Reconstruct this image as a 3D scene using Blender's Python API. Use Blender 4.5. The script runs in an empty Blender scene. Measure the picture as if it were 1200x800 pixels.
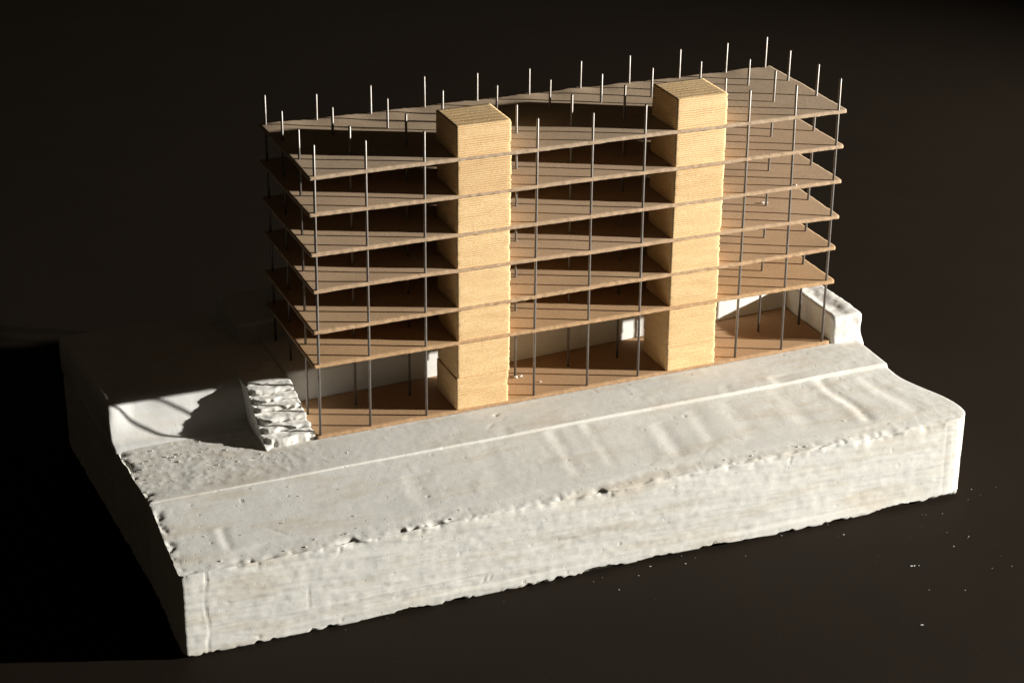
import bpy, math, random
import numpy as np
from mathutils import Matrix, Vector

# ---------------------------------------------------------------- scene, camera, light
# everything below is written in centimetres and scaled to metres (U) on creation
U = 0.01
scene = bpy.context.scene
C = scene.collection

cam_d = bpy.data.cameras.new('camera')
cam_d.sensor_width = 36.0
cam_d.lens = 70.99
cam_d.clip_start = 0.01
cam_d.clip_end = 50.0
cam = bpy.data.objects.new('camera', cam_d)
C.objects.link(cam)
right = Vector((0.9241, -0.3820, 0.0080))
up = Vector((0.1527, 0.3878, 0.9090))
fwd = Vector((0.3503, 0.8388, -0.4167))
cam.matrix_world = Matrix(((right.x, up.x, -fwd.x, -27.218 * U),
                           (right.y, up.y, -fwd.y, -90.80 * U),
                           (right.z, up.z, -fwd.z, 48.452 * U),
                           (0, 0, 0, 1)))
scene.camera = cam

world = bpy.data.worlds.new('World')
scene.world = world
world.use_nodes = True
bgn = world.node_tree.nodes['Background']
bgn.inputs[0].default_value = (0.050, 0.038, 0.026, 1)      # dim warm room around the lamp-lit model
bgn.inputs[1].default_value = 0.30

LAMP = Vector((178, -76, 45)) * U
lamp_d = bpy.data.lights.new('desk_lamp', 'SPOT')
lamp_d.energy = 505.0
lamp_d.color = (1.0, 0.975, 0.92)
lamp_d.shadow_soft_size = 0.019
lamp_d.spot_size = math.radians(75)
lamp_d.spot_blend = 0.7
lamp = bpy.data.objects.new('desk_lamp', lamp_d)
C.objects.link(lamp)
lamp.location = LAMP
aim = Vector((20, 4, 4)) * U - LAMP
lamp.rotation_euler = aim.to_track_quat('-Z', 'Y').to_euler()

scene.cycles.diffuse_bounces = 2
vs = scene.view_settings
vs.view_transform = 'Standard'
vs.look = 'None'
vs.exposure = 0.0
vs.gamma = 1.0
vs.use_curve_mapping = False

# ---------------------------------------------------------------- helpers
rng = random.Random(4)
nrng = np.random.RandomState(7)
_perm = nrng.rand(64, 64, 64)


def vnoise(p, scale=1.0, seed=0):
    """smooth value noise, -1..1, p is (n,3); scale may be a 3-tuple (features per cm)"""
    q = p * np.asarray(scale, float) + seed * 17.31
    i = np.floor(q).astype(int)
    f = q - i
    f = f * f * (3 - 2 * f)
    out = 0
    for dx in (0, 1):
        for dy in (0, 1):
            for dz in (0, 1):
                w = (f[:, 0] if dx else 1 - f[:, 0]) * (f[:, 1] if dy else 1 - f[:, 1]) * (f[:, 2] if dz else 1 - f[:, 2])
                out = out + w * _perm[(i[:, 0] + dx) % 64, (i[:, 1] + dy) % 64, (i[:, 2] + dz) % 64]
    return out * 2 - 1


def fbm(p, scale, octs=4, seed=0, gain=0.5):
    s = np.asarray(scale, float)
    a, t, tot = 1.0, 0, 0
    for o in range(octs):
        t = t + a * vnoise(p, s * 2 ** o, seed + o * 3.7)
        tot += a
        a *= gain
    return t / tot


def sstep(x, a, b):
    t = np.clip((x - a) / (b - a), 0, 1)
    return t * t * (3 - 2 * t)


def mesh_obj(name, verts, faces, mat, parent=None, smooth=True):
    me = bpy.data.meshes.new(name)
    v = np.asarray(verts, float) * U
    f = np.asarray(faces, dtype=np.int32) if not isinstance(faces, list) else faces
    me.from_pydata(v.tolist(), [], f.tolist() if not isinstance(f, list) else f)
    if smooth:
        me.polygons.foreach_set('use_smooth', [True] * len(me.polygons))
    me.materials.append(mat)
    me.update()
    o = bpy.data.objects.new(name, me)
    C.objects.link(o)
    if parent:
        o.parent = parent
    return o


def empty(name, label=None, cat=None, parent=None):
    o = bpy.data.objects.new(name, None)
    o.empty_display_size = 0.02
    C.objects.link(o)
    if label:
        o['label'] = label
    if cat:
        o['category'] = cat
    if parent:
        o.parent = parent
    return o


def axis(lo, hi, n=None, step=None, extra=()):
    n = n or max(2, int(round((hi - lo) / step)) + 1)
    return np.unique(np.round(np.concatenate([np.linspace(lo, hi, n), [e for e in extra if lo < e < hi]]), 5))


def rbox(xs, ys, zs, r):
    """rounded box surface as one welded quad grid; returns verts, normals, quads"""
    faces_v, quads, off = [], [], 0
    L = [(xs[0], xs[-1]), (ys[0], ys[-1]), (zs[0], zs[-1])]

    def grid(a, b, fixed, axis_i, flip):
        nonlocal off
        A, B = np.meshgrid(a, b, indexing='ij')
        P = np.empty((A.size, 3))
        o = [k for k in range(3) if k != axis_i]
        P[:, o[0]] = A.ravel(); P[:, o[1]] = B.ravel(); P[:, axis_i] = fixed
        faces_v.append(P)
        na, nb = len(a), len(b)
        i = np.arange(na * nb).reshape(na, nb)
        q = np.stack([i[:-1, :-1], i[1:, :-1], i[1:, 1:], i[:-1, 1:]], -1).reshape(-1, 4) + off
        if flip:
            q = q[:, ::-1]
        quads.append(q)
        off += na * nb

    grid(ys, zs, L[0][1], 0, False); grid(ys, zs, L[0][0], 0, True)
    grid(xs, zs, L[1][1], 1, True); grid(xs, zs, L[1][0], 1, False)
    grid(xs, ys, L[2][1], 2, False); grid(xs, ys, L[2][0], 2, True)
    P = np.concatenate(faces_v)
    Q = np.concatenate(quads)
    key, inv = np.unique(np.round(P, 4), axis=0, return_inverse=True)
    inv = inv.ravel()
    P = key
    Q = inv[Q]
    lo = np.array([l[0] for l in L]) + r
    hi = np.array([l[1] for l in L]) - r
    c = np.clip(P, lo, hi)
    dv = P - c
    n = np.linalg.norm(dv, axis=1, keepdims=True)
    N = dv / np.maximum(n, 1e-9)
    V = c + N * r
    return V, N, Q


# ---------------------------------------------------------------- materials
def nodes_of(name):
    m = bpy.data.materials.new(name)
    m.use_nodes = True
    nt = m.node_tree
    b = nt.nodes['Principled BSDF']
    return m, nt, b


def coord(nt, scale=(1, 1, 1)):
    tc = nt.nodes.new('ShaderNodeTexCoord')
    mp = nt.nodes.new('ShaderNodeMapping')
    mp.inputs['Scale'].default_value = [s / U for s in scale]      # pattern scales are per centimetre
    nt.links.new(tc.outputs['Object'], mp.inputs['Vector'])
    return mp.outputs['Vector']


def noise(nt, vec, scale, detail=4, rough=0.55):
    n = nt.nodes.new('ShaderNodeTexNoise')
    n.inputs['Scale'].default_value = scale
    n.inputs['Detail'].default_value = detail
    n.inputs['Roughness'].default_value = rough
    nt.links.new(vec, n.inputs['Vector'])
    return n.outputs['Fac']


def ramp(nt, fac, stops):
    r = nt.nodes.new('ShaderNodeValToRGB')
    e = r.color_ramp.elements
    while len(e) < len(stops):
        e.new(0.5)
    for el, (p, c) in zip(e, stops):
        el.position = p
        el.color = (c, c, c, 1) if isinstance(c, (int, float)) else (*c, 1)
    nt.links.new(fac, r.inputs['Fac'])
    return r.outputs['Color']


def mix(nt, fac, a, b, mode='MIX'):
    m = nt.nodes.new('ShaderNodeMix')
    m.data_type = 'RGBA'
    m.blend_type = mode
    for sock, v in ((m.inputs['Factor'], fac), (m.inputs['A'], a), (m.inputs['B'], b)):
        if isinstance(v, (int, float)):
            sock.default_value = v
        elif isinstance(v, tuple):
            sock.default_value = (*v, 1)
        else:
            nt.links.new(v, sock)
    return m.outputs['Result']


def bump(nt, height, strength, dist_cm, prev=None):
    b = nt.nodes.new('ShaderNodeBump')
    b.inputs['Strength'].default_value = strength
    b.inputs['Distance'].default_value = dist_cm * U
    nt.links.new(height, b.inputs['Height'])
    if prev is not None:
        nt.links.new(prev, b.inputs['Normal'])
    return b.outputs['Normal']


def plaster_mat(name, base, stain, rough_relief=1.0, dirt=False):
    m, nt, b = nodes_of(name)
    v = coord(nt)
    vs_ = coord(nt, (0.22, 1, 1.3))
    blotch = ramp(nt, noise(nt, v, 0.55, 5, 0.6), [(0.45, 0.0), (0.80, 1.0)])
    streak = ramp(nt, noise(nt, vs_, 0.9, 6, 0.68), [(0.50, 0.0), (0.68, 1.0)])
    speck = ramp(nt, noise(nt, v, 9.0, 2, 0.5), [(0.70, 0.0), (0.78, 1.0)])
    c = mix(nt, blotch, base, tuple(x * 0.91 for x in base))
    c = mix(nt, mix(nt, 0.5, (0, 0, 0), streak), c, stain)
    c = mix(nt, mix(nt, 0.5, (0, 0, 0), speck), c, tuple(x * 0.62 for x in stain))
    if dirt:
        sep = nt.nodes.new('ShaderNodeSeparateXYZ')
        nt.links.new(v, sep.inputs[0])
        masks = []
        for sock, a, b_ in (('X', 2.5, -3.5), ('Y', -3.55, -3.1)):
            mr = nt.nodes.new('ShaderNodeMapRange')
            mr.inputs['From Min'].default_value = a
            mr.inputs['From Max'].default_value = b_
            nt.links.new(sep.outputs[sock], mr.inputs['Value'])
            masks.append(mr.outputs['Result'])
        mm = nt.nodes.new('ShaderNodeMath')
        mm.operation = 'MULTIPLY'
        nt.links.new(masks[0], mm.inputs[0])
        nt.links.new(masks[1], mm.inputs[1])
        grit = ramp(nt, noise(nt, v, 3.0, 6, 0.75), [(0.40, 0.0), (0.66, 1.0)])
        fac = mix(nt, 1.0, grit, mm.outputs[0], 'MULTIPLY')
        c = mix(nt, mix(nt, 0.5, (0, 0, 0), fac), c, (0.45, 0.38, 0.28))
    fine = noise(nt, v, 15.0, 3, 0.7)
    c = mix(nt, 0.18, c, mix(nt, ramp(nt, fine, [(0.3, 0.0), (0.7, 1.0)]), (0.35, 0.33, 0.30), (1, 1, 1)), 'MULTIPLY')
    nt.links.new(c, b.inputs['Base Color'])
    b.inputs['Diffuse Roughness'].default_value = 0.7
    b.inputs['Roughness'].default_value = 0.93
    b.inputs['Specular IOR Level'].default_value = 0.15
    n1 = bump(nt, noise(nt, v, 3.2, 6, 0.62), 0.20 * rough_relief, 0.03)
    n2 = bump(nt, noise(nt, v, 14.0, 4, 0.65), 0.55 * rough_relief, 0.012, n1)
    trowel = noise(nt, coord(nt, (0.35, 3.5, 5.0)), 1.6, 5, 0.7)
    n3 = bump(nt, trowel, 0.45, 0.016, n2)
    pits = ramp(nt, noise(nt, v, 5.5, 2, 0.4), [(0.24, 0.0), (0.30, 1.0)])
    n4 = bump(nt, pits, 0.45, 0.025, n3)
    nt.links.new(n4, b.inputs['Normal'])
    return m


M_PLASTER = plaster_mat('cast_plaster', (0.755, 0.74, 0.685), (0.60, 0.50, 0.365), dirt=True)
M_PLASTER_B = plaster_mat('bank_plaster', (0.74, 0.73, 0.70), (0.66, 0.60, 0.50))
M_PLASTER_W = plaster_mat('broken_plaster', (0.82, 0.80, 0.75), (0.74, 0.70, 0.62), 1.3)


def board_mat(name, base):
    m, nt, b = nodes_of(name)
    v = coord(nt)
    f = ramp(nt, noise(nt, v, 15.0, 3, 0.7), [(0.3, 0.0), (0.7, 1.0)])
    g = noise(nt, v, 0.5, 4, 0.5)
    sp = ramp(nt, noise(nt, v, 12.0, 2, 0.5), [(0.62, 0.0), (0.75, 1.0)])
    c = mix(nt, f, tuple(x * 0.70 for x in base), tuple(min(1, x * 1.30) for x in base))
    c = mix(nt, mix(nt, 0.4, (0, 0, 0), g), c, (base[0] * 0.80, base[1] * 0.75, base[2] * 0.70))
    c = mix(nt, mix(nt, 0.35, (0, 0, 0), sp), c, tuple(x * 0.45 for x in base))
    nt.links.new(c, b.inputs['Base Color'])
    b.inputs['Diffuse Roughness'].default_value = 0.4
    b.inputs['Roughness'].default_value = 0.9
    b.inputs['Specular IOR Level'].default_value = 0.15
    nt.links.new(bump(nt, noise(nt, v, 18.0, 4, 0.7), 0.6, 0.012), b.inputs['Normal'])
    return m


M_BOARD = [board_mat('cardboard_floor_%d' % k, c) for k, c in enumerate([
    (0.44, 0.278, 0.152),      # ground board, browner stock
    (0.48, 0.308, 0.165),
    (0.48, 0.322, 0.188),
    (0.48, 0.335, 0.210),
    (0.475, 0.338, 0.216),
    (0.47, 0.338, 0.220),
    (0.455, 0.340, 0.230)])]


def wood_mat(name, cy, cz):
    m, nt, b = nodes_of(name)
    v = coord(nt)
    wv = nt.nodes.new('ShaderNodeTexWave')
    wv.wave_type = 'RINGS'
    wv.rings_direction = 'X'
    wv.inputs['Scale'].default_value = 2.7
    wv.inputs['Distortion'].default_value = 2.4
    wv.inputs['Detail'].default_value = 3
    wv.inputs['Detail Scale'].default_value = 0.5
    mp = nt.nodes.new('ShaderNodeMapping')
    mp.inputs['Location'].default_value = (0, cy, cz)
    nt.links.new(v, mp.inputs['Vector'])
    nt.links.new(mp.outputs['Vector'], wv.inputs['Vector'])
    fib = ramp(nt, noise(nt, coord(nt, (5, 9, 11)), 1.5, 5, 0.75), [(0.28, 0.0), (0.72, 1.0)])
    line = ramp(nt, wv.outputs['Fac'], [(0.0, 1.0), (0.30, 0.25), (0.75, 0.0)])
    c = mix(nt, fib, (0.68, 0.45, 0.20), (0.98, 0.765, 0.455))
    c = mix(nt, mix(nt, 0.8, (0, 0, 0), mix(nt, 1.0, line, ramp(nt, noise(nt, coord(nt, (0.4, 0.8, 2.5)), 1.0, 3, 0.5), [(0.35, 0.25), (0.65, 1.0)]), 'MULTIPLY')), c, (0.50, 0.23, 0.065))
    oi = nt.nodes.new('ShaderNodeObjectInfo')
    tone = ramp(nt, oi.outputs['Random'], [(0.0, (0.90, 0.87, 0.84)), (0.5, (0.97, 0.96, 0.94)), (1.0, (1.0, 1.0, 1.0))])
    c = mix(nt, 1.0, c, tone, 'MULTIPLY')
    dirt = ramp(nt, noise(nt, v, 1.3, 5, 0.65), [(0.5, 0.0), (0.72, 1.0)])
    c = mix(nt, mix(nt, 0.22, (0, 0, 0), dirt), c, (0.50, 0.36, 0.20))
    nt.links.new(c, b.inputs['Base Color'])
    b.inputs['Diffuse Roughness'].default_value = 0.5
    b.inputs['Roughness'].default_value = 0.8
    b.inputs['Specular IOR Level'].default_value = 0.2
    n1 = bump(nt, wv.outputs['Fac'], 0.35, 0.02)
    n2 = bump(nt, fib, 0.6, 0.015, n1)
    nt.links.new(n2, b.inputs['Normal'])
    return m


M_WOOD = [wood_mat('pine_block_a', 7.0, 9.0), wood_mat('pine_block_b', 8.0, 7.5)]


def rod_mat():
    m, nt, b = nodes_of('steel_wire')
    v = coord(nt)
    c = mix(nt, ramp(nt, noise(nt, v, 5.0, 4, 0.6), [(0.35, 0.0), (0.7, 1.0)]), (0.19, 0.18, 0.17), (0.15, 0.12, 0.09))
    nt.links.new(c, b.inputs['Base Color'])
    b.inputs['Metallic'].default_value = 0.45
    b.inputs['Roughness'].default_value = 0.42
    return m


M_ROD = rod_mat()


def table_mat():
    m, nt, b = nodes_of('black_table')
    v = coord(nt)
    c = mix(nt, noise(nt, v, 0.18, 4, 0.6), (0.0090, 0.0060, 0.0034), (0.0125, 0.0085, 0.0049))
    dust = ramp(nt, noise(nt, v, 7.0, 2, 0.5), [(0.76, 0.0), (0.80, 1.0)])
    c = mix(nt, mix(nt, 0.5, (0, 0, 0), dust), c, (0.12, 0.10, 0.08))
    nt.links.new(c, b.inputs['Base Color'])
    b.inputs['Roughness'].default_value = 0.7
    b.inputs['Specular IOR Level'].default_value = 0.08
    nt.links.new(bump(nt, noise(nt, v, 9.0, 4, 0.6), 0.25, 0.02), b.inputs['Normal'])
    return m


M_TABLE = table_mat()

# ---------------------------------------------------------------- table (the only setting)
ZT = -5.68
tb = mesh_obj('table_top', [(-500, -300, ZT), (700, -300, ZT), (700, 700, ZT), (-500, 700, ZT)], [[0, 1, 2, 3]], M_TABLE, smooth=False)
tb['kind'] = 'structure'

# ---------------------------------------------------------------- plaster base
base = empty('plaster_site_model', 'rough white cast plaster site block with kerb line and broken edges on black table', 'model base')
base.location = (11 * U, 2 * U, ZT * U)


def rel(o):
    """parent under the base without moving"""
    o.parent = base
    o.matrix_parent_inverse = Matrix.Translation((-11 * U, -2 * U, -ZT * U))
    return o


def plan_skew(V):
    x, y = V[:, 0], V[:, 1]
    V[:, 0] += -0.05 * np.maximum(y + 3, 0) * np.clip(-x / 10, 0, 1)
    w = np.clip((x - 20) / 12.5, 0, 1)
    V[:, 0] += w * (1.55 * (1 - sstep(y, -8.5, -4.0)) - 0.40 + 0.10 * sstep(y, -2, 2)) - 0.08 * np.clip(-x / 10, 0, 1) * (1 - sstep(y, -9, -4))
    V[:, 1] -= 0.22 * (1 - sstep(y, -9.6, -7.0))
    return V


def strip_z(x):
    return -0.41 + 0.335 * np.clip(x, -10, 33) / 30.9


# valleys pressed into the shelf: x at y=-3.5, slant (dx per dy), width, depth, y range
VALLEYS = [(-7.0, 0.06, 0.25, 0.10, -8.7, -6.4), (28.2, 0.10, 0.34, 0.22, -8.5, -3.3), (30.9, 0.12, 0.45, 0.10, -8.5, -3.9),
           (11.6, 0.10, 0.35, 0.080, -8.2, -3.4), (13.6, 0.08, 0.30, 0.10, -7.8, -3.4), (17.4, 0.10, 0.50, 0.10, -8.2, -4.6),
           (7.4, 0.09, 0.6, 0.060, -8.0, -3.8), (21.8, 0.10, 0.65, 0.06, -8.2, -3.6), (25.2, 0.12, 0.6, 0.08, -8.2, -3.4),
           (3.2, 0.07, 0.55, 0.05, -8.4, -5.0), (19.7, 0.08, 0.4, 0.06, -7.6, -4.0)]


GOUGES = [(-6.3, -0.75, 0.28, 1.45, 0.12), (-7.9, -2.6, 0.22, 2.2, 0.07), (-3.9, -3.3, 0.7, 1.55, 0.06), (-5.6, -3.9, 0.4, 1.5, 0.05),
          (2.3, -1.3, 0.12, 0.3, 0.14), (5.2, -4.6, 0.22, 1.1, 0.09), (5.6, -4.55, 0.20, 1.2, 0.08), (12.3, -2.2, 0.9, 0.04, 0.05),
          (16.8, -4.2, 1.6, 0.03, 0.06), (21.5, -2.9, 1.2, -0.03, 0.05), (26.2, -3.6, 0.9, 0.02, 0.06), (9.0, -3.2, 1.8, 0.02, 0.05),
          (-1.0, -4.7, 1.2, 0.03, 0.06), (-7.0, -5.0, 0.9, -0.25, 0.10), (19.0, -4.8, 2.2, 0.02, 0.07), (29.0, -1.9, 1.0, 0.02, 0.04)]
SCRATCH = [(-4.6, -7.9, 1.2, -0.75, 0.09), (8.6, -2.2, 0.9, 0.75, 0.05), (9.4, -1.7, 0.8, 0.6, 0.04), (20.6, -7.4, 0.5, -1.0, 0.06), (23.5, -1.8, 1.6, -1.1, 0.03),
           (1.2, -8.0, 0.5, 0.3, 0.06), (15.0, -8.1, 0.5, 0.4, 0.07), (18.6, -7.9, 0.9, 0.45, 0.07), (27.0, -7.6, 1.0, 0.2, 0.06), (12.6, -5.2, 1.5, -1.2, 0.03)]


def base_shape(V, N):
    P0 = V.copy()
    x, y, z = P0.T
    top = np.clip(N[:, 2], 0, 1) * (z > -1.5)
    front = np.clip(-N[:, 1], 0, 1) * (y < -5)
    wz = np.clip((z - ZT) / (-0.36 - ZT), 0, 1)
    y_in = y.copy()
    side = np.abs(N[:, 0])
    # ---- top surface
    dz = np.zeros(len(V))
    shelf = -0.47 + 0.11 * np.clip(x, -10, 33) / 30
    kerb_y = -3.43 + 0.03 * vnoise(np.stack([x, x * 0, x * 0], 1), 0.35, 3) + 0.012 * vnoise(np.stack([x, x * 0, x * 0], 1), 2.5, 8)
    up_ = sstep(y, kerb_y - 0.035, kerb_y + 0.035)
    kerb_fade = 0.35 + 0.65 * sstep(vnoise(np.stack([x, x * 0, x * 0], 1), 0.6, 5), -0.75, -0.25)
    kz = -0.385 + 0.235 * np.clip(x, -10, 33) / 30
    hi_z = kz * (1 - sstep(y, -3.4, -0.3)) + strip_z(x) * sstep(y, -3.4, -0.3)
    tz = shelf + (hi_z - shelf) * up_ * np.clip(kerb_fade, 0, 1)
    tz = np.where(y > -2.5, hi_z, tz)
    # sagging towards the front, worn
    tz = tz + 0.05 * fbm(P0, (0.12, 0.25, 0.1), 3, 1) * sstep(-y, 0.3, 2.0)
    for vx, sl, w, dp, y0, y1 in VALLEYS:
        cx = vx + sl * (y + 3.5) + 0.12 * vnoise(P0, 0.5, vx)
        s = sstep(y, y0, y0 + 0.8) * (1 - sstep(y, y1 - 0.25, y1))
        u = (x - cx) / w
        tz = tz + 0.55 * s * dp * (0.55 + 0.45 * vnoise(P0, (0.5, 0.6, 0.1), vx + 2)) * (-np.exp(-u * u) + 0.55 * np.exp(-((u + 1.5) / 1.1) ** 2))
    for gx, gy, gl, ga, gd in SCRATCH:
        u = (x - gx) * math.cos(ga) + (y - gy) * math.sin(ga)
        w_ = -(x - gx) * math.sin(ga) + (y - gy) * math.cos(ga)
        w_ = w_ + 0.10 * vnoise(P0, 1.4, gx)
        tz = tz - 0.38 * gd * np.exp(-(w_ / 0.05) ** 2) * np.exp(-(u / (0.6 * gl)) ** 2) * (0.6 + 0.6 * vnoise(P0, 3.0, gx + 1))
    # band along the front edge, slightly lower and rough
    band = 1 - sstep(y, -8.8 + 0.35 * vnoise(P0, 0.35, 9), -8.4 + 0.35 * vnoise(P0, 0.35, 9))
    tz = tz - 0.035 * band + 0.02 * band * fbm(P0, 2.2, 3, 4)
    roughtop = 0.010 + 0.012 * sstep(fbm(P0, 0.25, 2, 11), -0.1, 0.5)
    tz = tz + 0.7 * roughtop * fbm(P0, 2.5, 3, 2)
    # rubble-rough trough at the left
    tr = (1 - sstep(x, -4.0, 1.5)) * sstep(y, -3.3, -2.3) * (1 - sstep(y, 2.2, 3.2))
    tz = tz + tr * (0.022 * fbm(P0, 1.1, 3, 21) + 0.03 * np.maximum(fbm(P0, 4.0, 2, 23), 0)) - tr * 0.03
    ref = -0.36
    V[:, 2] += np.where(top > 0, (tz - ref) * top, 0)
    V[:, 2] -= wz * 0.095 * np.maximum(-3.45 - y_in, 0)      # the street slopes gently down to the front
    # ---- front face
    d = 0.07 * fbm(P0, (0.12, 0.5, 0.45), 3, 31) + 0.055 * fbm(P0, (0.22, 1, 2.0), 4, 33, 0.6) + 0.02 * fbm(P0, 2.5, 3, 35)
    d = d + 0.05 * np.maximum(fbm(P0, (0.5, 0.5, 1.6), 3, 34) - 0.25, 0) * 4 * 0.35
    lip_z = -4.98 + 0.12 * vnoise(P0, (0.2, 0.2, 0.2), 37)
    lip = 1 - sstep(z, lip_z - 0.06, lip_z + 0.05)
    d = d + 0.09 * lip * sstep(vnoise(P0, (0.13, 0.1, 0.1), 39), -0.5, 0.1)
    scr = np.exp(-((z + 4.15 + 0.02 * x * 0.1) / 0.035) ** 2) * sstep(x, -5.5, -4.5) * (1 - sstep(x, 4, 9))
    d = d + 0.05 * scr
    # squared-off corner strip at the left, with a raised seam
    sx = x + 8.95 + 0.05 * np.sin(z * 2) + 0.04 * vnoise(P0, 1.2, 36)
    d = d + 0.015 * (1 - sstep(sx, -0.05, 0.06)) * sstep(-z, 0.5, 0.9) * sstep(vnoise(P0, 0.8, 47), -0.4, 0.4) - 0.04 * np.exp(-((sx - 0.06) / 0.05) ** 2) * sstep(vnoise(P0, 0.9, 38), -0.5, 0.3)
    # vertical trowel scratches at the right corner
    d = d - 0.02 * np.exp(-((x - 31.3) / 0.05) ** 2) - 0.02 * np.exp(-((x - 31.75) / 0.05) ** 2)
    for gx, gz, gl, ga, gd in GOUGES:
        u = (x - gx) * math.cos(ga) + (z - gz) * math.sin(ga)
        w_ = -(x - gx) * math.sin(ga) + (z - gz) * math.cos(ga)
        w_ = w_ + 0.07 * vnoise(P0, 1.5, gx)
        d = d - 0.6 * gd * np.exp(-(w_ / 0.05) ** 2) * np.exp(-(u / gl) ** 2) * (0.6 + 0.7 * vnoise(P0, 2.5, gx + 1))
    V[:, 1] -= front * d
    V[:, 1] += front * 0.10 * (z + 3.0) / 2.6 * sstep(x, 5, 22)     # slight batter
    # ---- chipped top front edge and corners
    edge = np.exp(-((y + 9.55) ** 2 + (z + 0.36) ** 2) / 0.36 ** 2)
    chip = np.maximum(fbm(P0, (0.8, 0.8, 0.8), 3, 41) + 0.05, 0) * 0.75 + np.maximum(vnoise(P0, (4.0, 4.0, 4.0), 43) - 0.1, 0) * 0.16 + 0.07 * vnoise(P0, 2.2, 46)
    gate = 0.30 + 0.70 * sstep(fbm(P0 * [1, 0, 0], (0.45, 1, 1), 3, 48), -0.05, 0.30)
    V -= N * (edge * chip * gate)[:, None]
    ledge = np.exp(-((x + 10.1) ** 2 + (z + 0.36) ** 2) / 0.35 ** 2)
    V -= N * (ledge * (np.maximum(fbm(P0, 1.5, 3, 44), 0) * 0.25 + np.maximum(vnoise(P0, 5.0, 45), 0) * 0.07))[:, None]
    # pits
    pit = np.maximum(vnoise(P0, 2.6, 51) - 0.91, 0) * 0.9 + np.maximum(vnoise(P0, 5.3, 52) - 0.88, 0) * 0.5
    V -= N * pit[:, None]
    # ---- sides
    V[:, 0] += np.sign(N[:, 0]) * side * (0.05 * fbm(P0, (0.3, 0.25, 0.5), 3, 61) + 0.015 * fbm(P0, 2.5, 2, 62)) * (np.abs(N[:, 0]) > 0.3)
    # ---- ragged bottom edge
    rag = (z < ZT + 0.5) * (1 - sstep(z, ZT + 0.03, ZT + 0.38))
    out_ = (front + side) > 0.1
    V[:, 2] += rag * out_ * (np.maximum(fbm(P0, (0.30, 0.30, 0.1), 3, 71) + 0.05, 0) * 0.55 + np.maximum(fbm(P0, (3.0, 3.0, 0.1), 2, 72), -0.05) * 0.34)
    # round the right front corner
    dx, dy = x - 31.6, -8.35 - y
    m = (dx > 0) & (dy > 0)
    rr = np.hypot(dx, dy)
    k = np.where(m & (rr > 1.2), 1.2 / np.maximum(rr, 1e-6), 1)
    V[:, 0] = np.where(m, V[:, 0] + dx * (k - 1), V[:, 0])
    V[:, 1] = np.where(m, V[:, 1] - dy * (k - 1), V[:, 1])
    V[:, 2] = np.maximum(V[:, 2], ZT + 0.004)
    return plan_skew(V)


xs = axis(-10.1, 32.8, step=0.085)
ys = np.unique(np.concatenate([axis(-9.55, -3.6, step=0.085), axis(-3.6, -3.26, step=0.02), axis(-3.26, 3.4, step=0.11), axis(3.4, 14.2, step=0.4)]))
ys = ys[np.concatenate([[True], np.diff(ys) > 1e-4])]
zs = axis(ZT, -0.36, step=0.075)
V, N, Q = rbox(xs, ys, zs, 0.20)
V = base_shape(V, N)
rel(mesh_obj('base_block', V, Q, M_PLASTER))

# bank at the left: coved slope rising to a plateau (extruded, uneven profile)
def bank():
    prof = [(2.3, -0.75), (2.7, -0.46), (3.0, -0.40)]
    prof += [(3.15, -0.36), (3.3, -0.27), (3.42, -0.14), (3.55, 0.03), (3.72, 0.26), (3.9, 0.50), (4.08, 0.73), (4.26, 0.94), (4.44, 1.12), (4.62, 1.26), (4.82, 1.37), (4.98, 1.43)]
    prof += [(5.1, 1.46), (5.4, 1.52)] + [(yy, 1.52 - 0.02 * (yy - 5.4)) for yy in np.linspace(5.8, 13.9, 30)] + [(14.1, 1.2), (14.15, 0.0), (14.15, -0.8)]
    prof = np.array(prof)
    xs_ = axis(-10.15, -0.55, step=0.12)
    V = np.array([(x, py, pz) for x in xs_ for py, pz in prof])
    n = len(prof)
    x, y, z = V.T
    P0 = V.copy()
    hgt = sstep(z, -0.35, 1.4)
    # spur at the left edge comes forward, crest uneven
    V[:, 1] -= hgt * (y < 7) * (0.55 * (1 - sstep(x, -9.9, -8.6)) + 0.20 * fbm(P0, (0.5, 0.3, 0.3), 3, 81))
    V[:, 2] += 0.05 * fbm(P0, 0.5, 3, 82) * hgt + 0.02 * fbm(P0, 2.5, 2, 83)
    V[:, 1] += 0.03 * fbm(P0, (0.9, 0.4, 0.4), 3, 84)
    V[:, 0] += (x < -10.1) * 0.06 * fbm(P0, 0.8, 3, 85)
    V[:, 2] -= 0.22 * (1 - sstep(x, -10.15, -9.95)) * hgt
    Q = []
    for i in range(len(xs_) - 1):
        for j in range(n - 1):
            a = i * n + j
            Q.append([a, a + n, a + n + 1, a + 1])
    Q.append([j for j in range(n)])
    Q.append([(len(xs_) - 1) * n + j for j in range(n)][::-1])
    V = plan_skew(V)
    return rel(mesh_obj('bank', V, Q, M_PLASTER_B))


bank()


def block(name, x0, x1, y0, y1, z0, z1, r, step, mat, amp=0.03, freq=1.2, fn=None, seed=0, parent=None):
    V, N, Q = rbox(axis(x0, x1, step=step), axis(y0, y1, step=step), axis(z0, z1, step=step), r)
    P0 = V.copy()
    V = V + N * (amp * fbm(P0, freq, 4, seed))[:, None]
    if fn:
        V = fn(V, N, P0)
    o = mesh_obj(name, V, Q, mat)
    return rel(o) if parent is None else o


def wall_fn(V, N, P0):
    t = np.clip((P0[:, 0]) / 30.0, -0.1, 1.1)
    V[:, 1] += np.clip(1 - (P0[:, 1] - 4.25) / 4, 0, 1) * (0.85 * t * t)       # wall swings back to the right
    V[:, 2] += np.where(P0[:, 2] > 1, -0.12 * sstep(P0[:, 0], 26, 32), 0)
    return V


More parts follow.
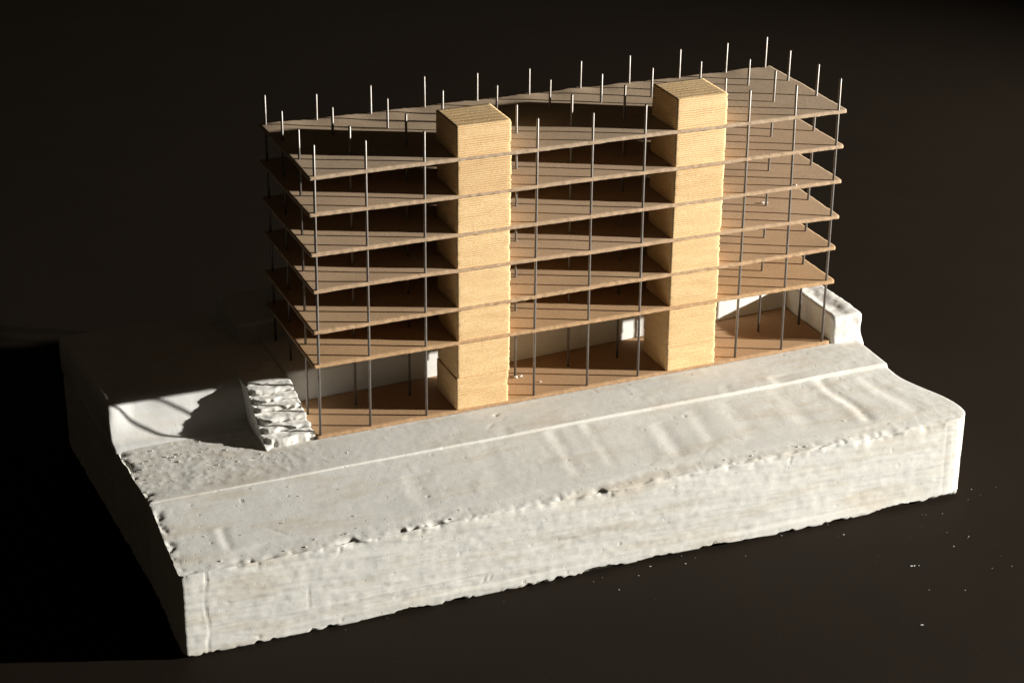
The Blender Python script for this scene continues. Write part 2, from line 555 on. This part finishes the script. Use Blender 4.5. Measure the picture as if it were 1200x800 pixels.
# retaining wall and ground behind the building, its face forms the back of the ground storey
block('retaining_wall', -0.75, 32.25, 4.25, 14.0, -0.9, 1.62, 0.10, 0.22, M_PLASTER_W, 0.04, 0.9, wall_fn, 91)


def side_fn(V, N, P0):
    x, y, z = P0.T
    V[:, 2] += np.where(z > 0.5, 0.10 * vnoise(P0, (1.2, 0.35, 0.5), 95) + 0.05 * fbm(P0, 2.0, 3, 96), 0)
    f = np.clip(-N[:, 1], 0, 1)
    V[:, 1] -= f * (0.10 * fbm(P0, 1.6, 4, 97)) + f * 0.10 * (1 - sstep(z, -0.4, 0.4))
    V[:, 0] += np.where(N[:, 0] < -0.3, 0.06 * fbm(P0, 1.5, 3, 98), 0)
    # flared foot at the outer side
    V[:, 0] += np.where(N[:, 0] > 0.3, 0.25 * (1 - sstep(z, -0.5, 0.5)), 0)
    return V


block('side_block', 30.62, 32.55, -0.22, 6.2, -0.6, 1.60, 0.22, 0.10, M_PLASTER_W, 0.03, 1.5, side_fn, 93)
# higher ground at the back left corner of the building, deep in its shadow
def high_fn(V, N, P0):
    V[:, 2] -= np.where(P0[:, 2] > 1.6, 0.9 * sstep(P0[:, 0], 6, 16) + 0.10 * fbm(P0, 0.8, 3, 101), 0)
    return V


block('raised_bank', -2.05, 17.0, 8.95, 13.7, 1.0, 2.65, 0.25, 0.25, M_PLASTER_B, 0.10, 0.7, high_fn, 99)

# stepped ramp of broken layers beside the left end of the building
ramp_o = block('stepped_ramp', -3.05, -0.62, 3.55, 6.2, -0.7, 1.52, 0.12, 0.10, M_PLASTER_W, 0.07, 1.1, None, 110)
LAY = [(0.02 + 0.56 * k + rng.uniform(-0.05, 0.05), 0.02 + 0.296 * k + rng.uniform(-0.03, 0.03)) for k in range(6)]


def ramp_line(z):
    return 0.02 + (z + 0.30) / 0.296 * 0.56


for k, (yf, zt) in enumerate(LAY):
    lo = -0.62 if k == 0 else LAY[k - 1][1] - 0.04

    def lay_fn(V, N, P0, k=k, yf=yf, lo=lo, zt=zt):
        x, y, z = P0.T
        f = np.clip(-N[:, 1], 0, 1)
        t = np.clip((z - lo) / (zt - lo), 0, 1)
        inner = sstep(x, -3.12, -2.75)
        ragged = 0.22 * fbm(P0, (1.1, 0.3, 0.3), 3, 120 + k) + 0.10 * fbm(P0, (3.5, 3.5, 2.0), 2, 130 + k)
        under = (0.20 * (1 - sstep(t, 0.10, 0.45)) if k else 0.0)
        V[:, 1] += f * inner * (under - ragged + 0.10 * sstep(t, 0.7, 1.0))
        near = (y < yf + 0.35) * (1 - inner) * (z > -0.5)
        V[:, 1] += near * np.maximum(ramp_line(z) - y, -0.3)          # outer cheek follows one straight slope
        V[:, 2] += np.where(N[:, 2] > 0.3, 0.05 * fbm(P0, 2.2, 3, 140 + k) * inner, 0)
        V[:, 0] += np.where(N[:, 0] > 0.3, 0.14 * fbm(P0, 1.8, 3, 150 + k), 0)
        return V
    lay = block('layer', -3.15 + 0.008 * k, -0.46 - 0.04 * k, yf, 4.9, lo, zt, 0.04, 0.06, M_PLASTER_W, 0.012, 2.0, lay_fn, 160 + k)
    lay.parent = ramp_o
    lay.matrix_parent_inverse = Matrix.Identity(4)

# ---------------------------------------------------------------- building model
bld = empty('building_model', 'seven cardboard floors on thin metal columns with two pale wooden cores standing on plaster', 'building model')
bld.location = (15 * U, 4 * U, -0.3 * U)


def relb(o, par=None):
    o.parent = par or bld
    if par is None:
        o.matrix_parent_inverse = Matrix.Translation((-15 * U, -4 * U, 0.3 * U))
    return o


TH = 0.17
# bottom heights of each floor at its left and right front corners, x limits
SLAB = [(-0.385, -0.055, -0.36, 30.52), (3.711, 3.742, -0.40, 30.54), (5.64, 5.799, -0.38, 30.43), (7.908, 7.696, -0.31, 30.51),
        (9.879, 9.785, -0.37, 30.47), (12.038, 11.822, -0.38, 30.43), (14.011, 13.882, -0.30, 30.47)]


def slab_bottom(k, x):
    zl, zr, x0, x1 = SLAB[k]
    return zl + (zr - zl) * (x - x0) / (x1 - x0)


SLAB_LABEL = ['brown cardboard ground floor sheet lying on the plaster'] + [None] * 5 + ['greyish cardboard top floor sheet pierced by column ends']
for k in range(7):
    zl, zr, x0, x1 = SLAB[k]
    y1 = 4.35 if k == 0 else 8.70
    V, N, Q = rbox(axis(x0, x1, step=0.09), axis(-0.165, y1, step=0.24), np.array([0, 0.03, TH / 2, TH - 0.03, TH]), 0.016)
    P0 = V.copy()
    x, y, z = P0.T
    if k == 0:
        V[:, 1] += np.where(y > 4, 0.80 * np.clip(x / 30, 0, 1) ** 2, 0)
    # fuzzy cut edges, rounded corners, slight warp of the sheet
    f = np.maximum(np.abs(N[:, 0]), np.abs(N[:, 1]))
    V += N * (f * (0.040 * fbm(P0, (4.0, 4.0, 8), 3, 200 + k) + 0.018 * fbm(P0, (0.4, 0.4, 0.4), 2, 210 + k)))[:, None]
    for cx, cy, sx, sy in ((x0, -0.165, 1, 1), (x1, -0.165, -1, 1), (x1, 8.7, -1, -1), (x0, 8.7, 1, -1)):
        rr = 0.16 if cx == x1 else 0.06
        dx, dy = (cx + sx * rr - x) * sx, (cy + sy * rr - y) * sy
        m = (dx > 0) & (dy > 0)
        h = np.hypot(dx, dy)
        kk = np.where(m & (h > rr), rr / np.maximum(h, 1e-6), 1)
        V[:, 0] -= np.where(m, dx * sx * (kk - 1), 0)
        V[:, 1] -= np.where(m, dy * sy * (kk - 1), 0)
    V[:, 2] += zl + (zr - zl) * (x - x0) / (x1 - x0)
    if k:
        wave = 0.055 * fbm(P0 * [1, 1, 0], (0.16, 0.22, 0.1), 3, 220 + k)
        edge_up = 0.05 * np.sin(x * 2.05 + k) * sstep(y, 6.5, 8.7) * vnoise(P0, (0.25, 0.1, 0.1), 230 + k)
        V[:, 2] += (wave + edge_up)
    s = relb(mesh_obj('floor_slab', V, Q, M_BOARD[k]))
    if SLAB_LABEL[k]:
        s['label'] = SLAB_LABEL[k]

# two cores: a stack of sawn wooden blocks, one per storey (two in the tall ground storey)
CORES = [(7.53, 10.551), (20.002, 23.012)]
for c, (cx0, cx1) in enumerate(CORES):
    ref = None
    xm = (cx0 + cx1) / 2
    core = empty('core_tower', parent=bld)
    core.matrix_parent_inverse = Matrix.Translation((-15 * U, -4 * U, 0.3 * U))
    core.location = (xm * U, 1.4 * U, 0)
    core['label'] = ['wooden core tower nearer the stepped plaster ramp', 'wooden core tower nearer the squared plaster side block'][c]
    spans = []
    b0 = slab_bottom(0, xm) + TH
    t0 = slab_bottom(1, xm)
    mid = b0 + (t0 - b0) * (0.47 if c == 0 else 0.36)
    spans += [(b0 - 0.04, mid), (mid + 0.004, t0 + 0.08)]
    for k in range(1, 6):
        spans.append((slab_bottom(k, xm) + TH - 0.08, slab_bottom(k + 1, xm) + 0.08))
    spans.append((slab_bottom(6, xm) + TH - 0.08, 15.81))
    for k, (z0, z1) in enumerate(spans):
        jx, jy = rng.uniform(-0.035, 0.035), rng.uniform(-0.02, 0.02)
        if k == 0:
            jx -= 0.05 if c == 0 else -0.02
            jy -= 0.02
        if k == 1 and c == 0:
            jx += 0.03
        V, N, Q = rbox(axis(cx0 + jx, cx1 + jx, step=0.12), axis(-0.075 + jy, 2.88 + jy, step=0.15), axis(z0, z1, step=0.06), 0.03)
        P0 = V.copy()
        V = V + N * (0.012 * fbm(P0, (0.6, 0.6, 3.0), 3, 300 + c * 20 + k))[:, None]
        # saw-torn right front edge
        e = np.exp(-(((P0[:, 0] - cx1 - jx) / 0.14) ** 2 + ((P0[:, 1] + 0.075 - jy) / 0.14) ** 2))
        V = V - N * (e * np.maximum(vnoise(P0, (1.5, 1.5, 9), 320 + k) - 0.05, 0) * 0.09)[:, None]
        e2 = np.exp(-(((P0[:, 0] - cx0 - jx) / 0.10) ** 2 + ((P0[:, 1] + 0.075 - jy) / 0.10) ** 2))
        V = V - N * (e2 * np.maximum(vnoise(P0, (1.5, 1.5, 5), 340 + k), 0) * 0.05)[:, None]
        V = V - np.array([xm, 1.4, 0])
        o = mesh_obj('wood_block', V, Q, M_WOOD[c])
        o.parent = core

# columns: forty thin wires, rows A (front) to D (back); x at the top, top height
RX = [0.0, 2.718, 5.828, 8.942, 12.018, 15.163, 18.243, 21.315, 24.389, 27.373, 30.0]
RY = [0.0, 2.596, 5.655, 8.386]
TOP = [{0: (0.03, 15.78), 1: (2.72, 15.67), 2: (5.85, 15.76), 4: (12.03, 15.72), 5: (15.19, 15.62), 6: (18.21, 15.72), 8: (24.36, 15.82), 9: (27.24, 15.75), 10: (29.94, 15.84)},
       {0: (0.05, 15.76), 1: (2.74, 15.61), 2: (5.81, 15.88), 4: (11.95, 15.67), 5: (15.10, 15.87), 6: (18.21, 16.03), 8: (24.31, 15.73), 9: (27.37, 15.83), 10: (30.11, 15.88)},
       {0: (0.08, 15.78), 1: (2.81, 15.67), 2: (5.85, 15.78), 3: (8.97, 15.87), 4: (12.09, 15.80), 5: (15.20, 15.77), 6: (18.28, 15.76), 7: (21.36, 15.76), 8: (24.35, 15.82), 9: (27.46, 15.60), 10: (30.0, 15.86)},
       {0: (-0.03, 15.83), 1: (2.78, 15.58), 2: (5.84, 15.70), 3: (8.91, 15.87), 4: (12.0, 15.72), 5: (15.1, 15.64), 6: (18.23, 15.73), 7: (21.26, 15.72), 8: (24.43, 15.76), 9: (27.47, 15.80), 10: (30.04, 15.89)}]
FOOT = {0: -0.13, 1: 2.63, 2: 5.79, 4: 12.02, 5: 15.19, 6: 18.29, 8: 24.42, 9: 27.36, 10: 30.08}
for j in range(4):
    for i, (xt, zt) in TOP[j].items():
        xb = FOOT[i] if j == 0 else RX[i] + rng.uniform(-0.05, 0.05)
        yt = RY[j] + rng.uniform(-0.04, 0.04)
        yb = RY[j] + rng.uniform(-0.05, 0.05)
        zb = slab_bottom(0, xb) + TH - 0.03 if j < 2 else 1.45
        r = 0.071 + rng.uniform(-0.005, 0.005)
        ns, rings = 10, []
        levels = [0, 0.33, 0.66, 0.985, 1.0]
        bow = (rng.uniform(-0.02, 0.02), rng.uniform(-0.02, 0.02))
        V, Q = [], []
        for t in levels:
            rr = r * (0.72 if t == 1.0 else 1)
            zz = zb + (zt - zb) * (t if t in (0, 0.33, 0.66, 1.0) else 1 - 0.03 / (zt - zb))
            s_ = math.sin(math.pi * t)
            for a in range(ns):
                an = 2 * math.pi * a / ns
                V.append((xb + (xt - xb) * t + bow[0] * s_ + rr * math.cos(an), yb + (yt - yb) * t + bow[1] * s_ + rr * math.sin(an), zz))
        for l in range(len(levels) - 1):
            for a in range(ns):
                b = (a + 1) % ns
                Q.append([l * ns + a, l * ns + b, (l + 1) * ns + b, (l + 1) * ns + a])
        Q.append(list(range(ns))[::-1])
        Q.append([(len(levels) - 1) * ns + a for a in range(ns)])
        relb(mesh_obj('column', V, Q, M_ROD))

# ---------------------------------------------------------------- small loose bits
def chip(cx, cy, cz, s, rnd, flat=0.6):
    """one irregular eight-to-ten sided chip; returns verts, faces"""
    phi = [(0, 0, 1), (0.9, 0.1, 0.35), (0.25, 0.85, 0.4), (-0.75, 0.5, 0.3), (-0.7, -0.6, 0.35), (0.3, -0.85, 0.3), (0.55, 0.5, -0.5), (-0.5, 0.4, -0.5), (-0.1, -0.6, -0.5)]
    a = rnd.uniform(0, 6.28)
    V = []
    for p in phi:
        k = s * rnd.uniform(0.7, 1.2)
        x, y = p[0] * math.cos(a) - p[1] * math.sin(a), p[0] * math.sin(a) + p[1] * math.cos(a)
        V.append((cx + x * k, cy + y * k * 0.8, cz + p[2] * k * flat))
    F = [[0, 1, 2], [0, 2, 3], [0, 3, 4], [0, 4, 5], [0, 5, 1], [1, 6, 2], [2, 6, 7], [2, 7, 3], [3, 7, 4], [4, 7, 8], [4, 8, 5], [5, 8, 1], [1, 8, 6], [6, 8, 7]]
    return V, F


def chips(name, spots, mat, flat=0.6):
    V, F = [], []
    for cx, cy, cz, s in spots:
        v, f = chip(cx, cy, cz, s, rng, flat)
        o = len(V)
        V += v
        F += [[i + o for i in t] for t in f]
    return mesh_obj(name, V, F, mat, smooth=False)


sp = []
for n in range(260):
    x = rng.uniform(-10.0, -2.6) if rng.random() < 0.8 else rng.uniform(-3, 3)
    y = rng.triangular(-2.9, 2.6, 1.3) if x < -3.2 else rng.uniform(-3.0, -0.6)
    s = 0.018 + 0.075 * rng.random() ** 5
    sp.append((x - 0.05 * max(y + 3, 0) * min(1, max(0, -x / 10)), y, strip_z(x) - 0.02 + s * 0.15, s))
for n in range(150):
    x = rng.uniform(-9, 32)
    y = rng.choice([rng.uniform(-9.2, -8.6), rng.uniform(-3.3, -0.4), rng.uniform(-9.0, -3.6)])
    s = 0.015 + 0.04 * rng.random() ** 3
    z = strip_z(x) + 0.02 if y > -3.4 else -0.45 + 0.11 * x / 30 + 0.095 * (y + 3.45)
    sp.append((x, y, z, s))
for n in range(26):                                           # broken bits along the front edge
    x = rng.uniform(-9.5, 32.5)
    s = 0.03 + 0.06 * rng.random() ** 2
    y = -9.35 + rng.uniform(-0.12, 0.45)
    sp.append((x, y, -0.50 + 0.11 * x / 30 + 0.095 * (y + 3.45) + 0.01, s))
cr = chips('plaster_crumbs', sp, M_PLASTER)
cr['label'] = 'loose plaster crumbs scattered over the plaster base'
cr['category'] = 'crumbs'
cr['kind'] = 'stuff'


def crumb(label, parts):
    o = chips('plaster_crumb', parts, M_PLASTER_W)
    o['label'] = label
    o['category'] = 'plaster crumb'


z0 = slab_bottom(0, 11.5) + TH
crumb('white plaster flake on the brown ground floor sheet beside the wooden core', [(11.95, 2.35, z0 + 0.05, 0.15), (12.25, 2.35, z0 + 0.05, 0.12)])
crumb('tiny white plaster speck lying between columns on the brown ground floor', [(13.0, 1.35, z0 + 0.04, 0.09)])
z3 = slab_bottom(3, 27) + TH
crumb('white plaster splinter on an upper cardboard floor behind the end columns', [(27.3, 3.0, z3 + 0.04, 0.14), (27.55, 2.95, z3 + 0.04, 0.10)])
z4 = slab_bottom(4, 27) + TH
crumb('pale plaster fleck on the cardboard front edge beside an end column', [(27.6, 0.02, z4 + 0.03, 0.10)])

sp = []
for n in range(60):
    x, y = rng.gauss(33, 5), rng.gauss(-13.5, 3.5)
    if y < -11.5 or x > 34.5:
        s = 0.010 + 0.045 * rng.random() ** 4
        sp.append((x, y, ZT + s * 0.3, s))
for n in range(22):                                           # fallen bits at the foot of the front face
    s = 0.02 + 0.05 * rng.random() ** 3
    sp.append((rng.triangular(-8, 36, 30), -9.9 - abs(rng.gauss(0, 0.7)), ZT + 0.35 * s, s))
for n in range(30):
    sp.append((rng.uniform(-20, 60), rng.uniform(-25, -11.5), ZT + 0.006, 0.014))
for fx, fy, fl in ((26.9, -15.3, 0.09), (27.06, -15.33, 0.07), (27.3, -15.4, 0.05), (30.1, -14.4, 0.06), (24.3, -20.3, 0.11)):
    sp.append((fx, fy, ZT + 0.02, fl))
du = chips('table_dust', sp, M_PLASTER, 0.4)
du['label'] = 'pale dust specks scattered on the black table top'
du['category'] = 'dust'
du['kind'] = 'stuff'
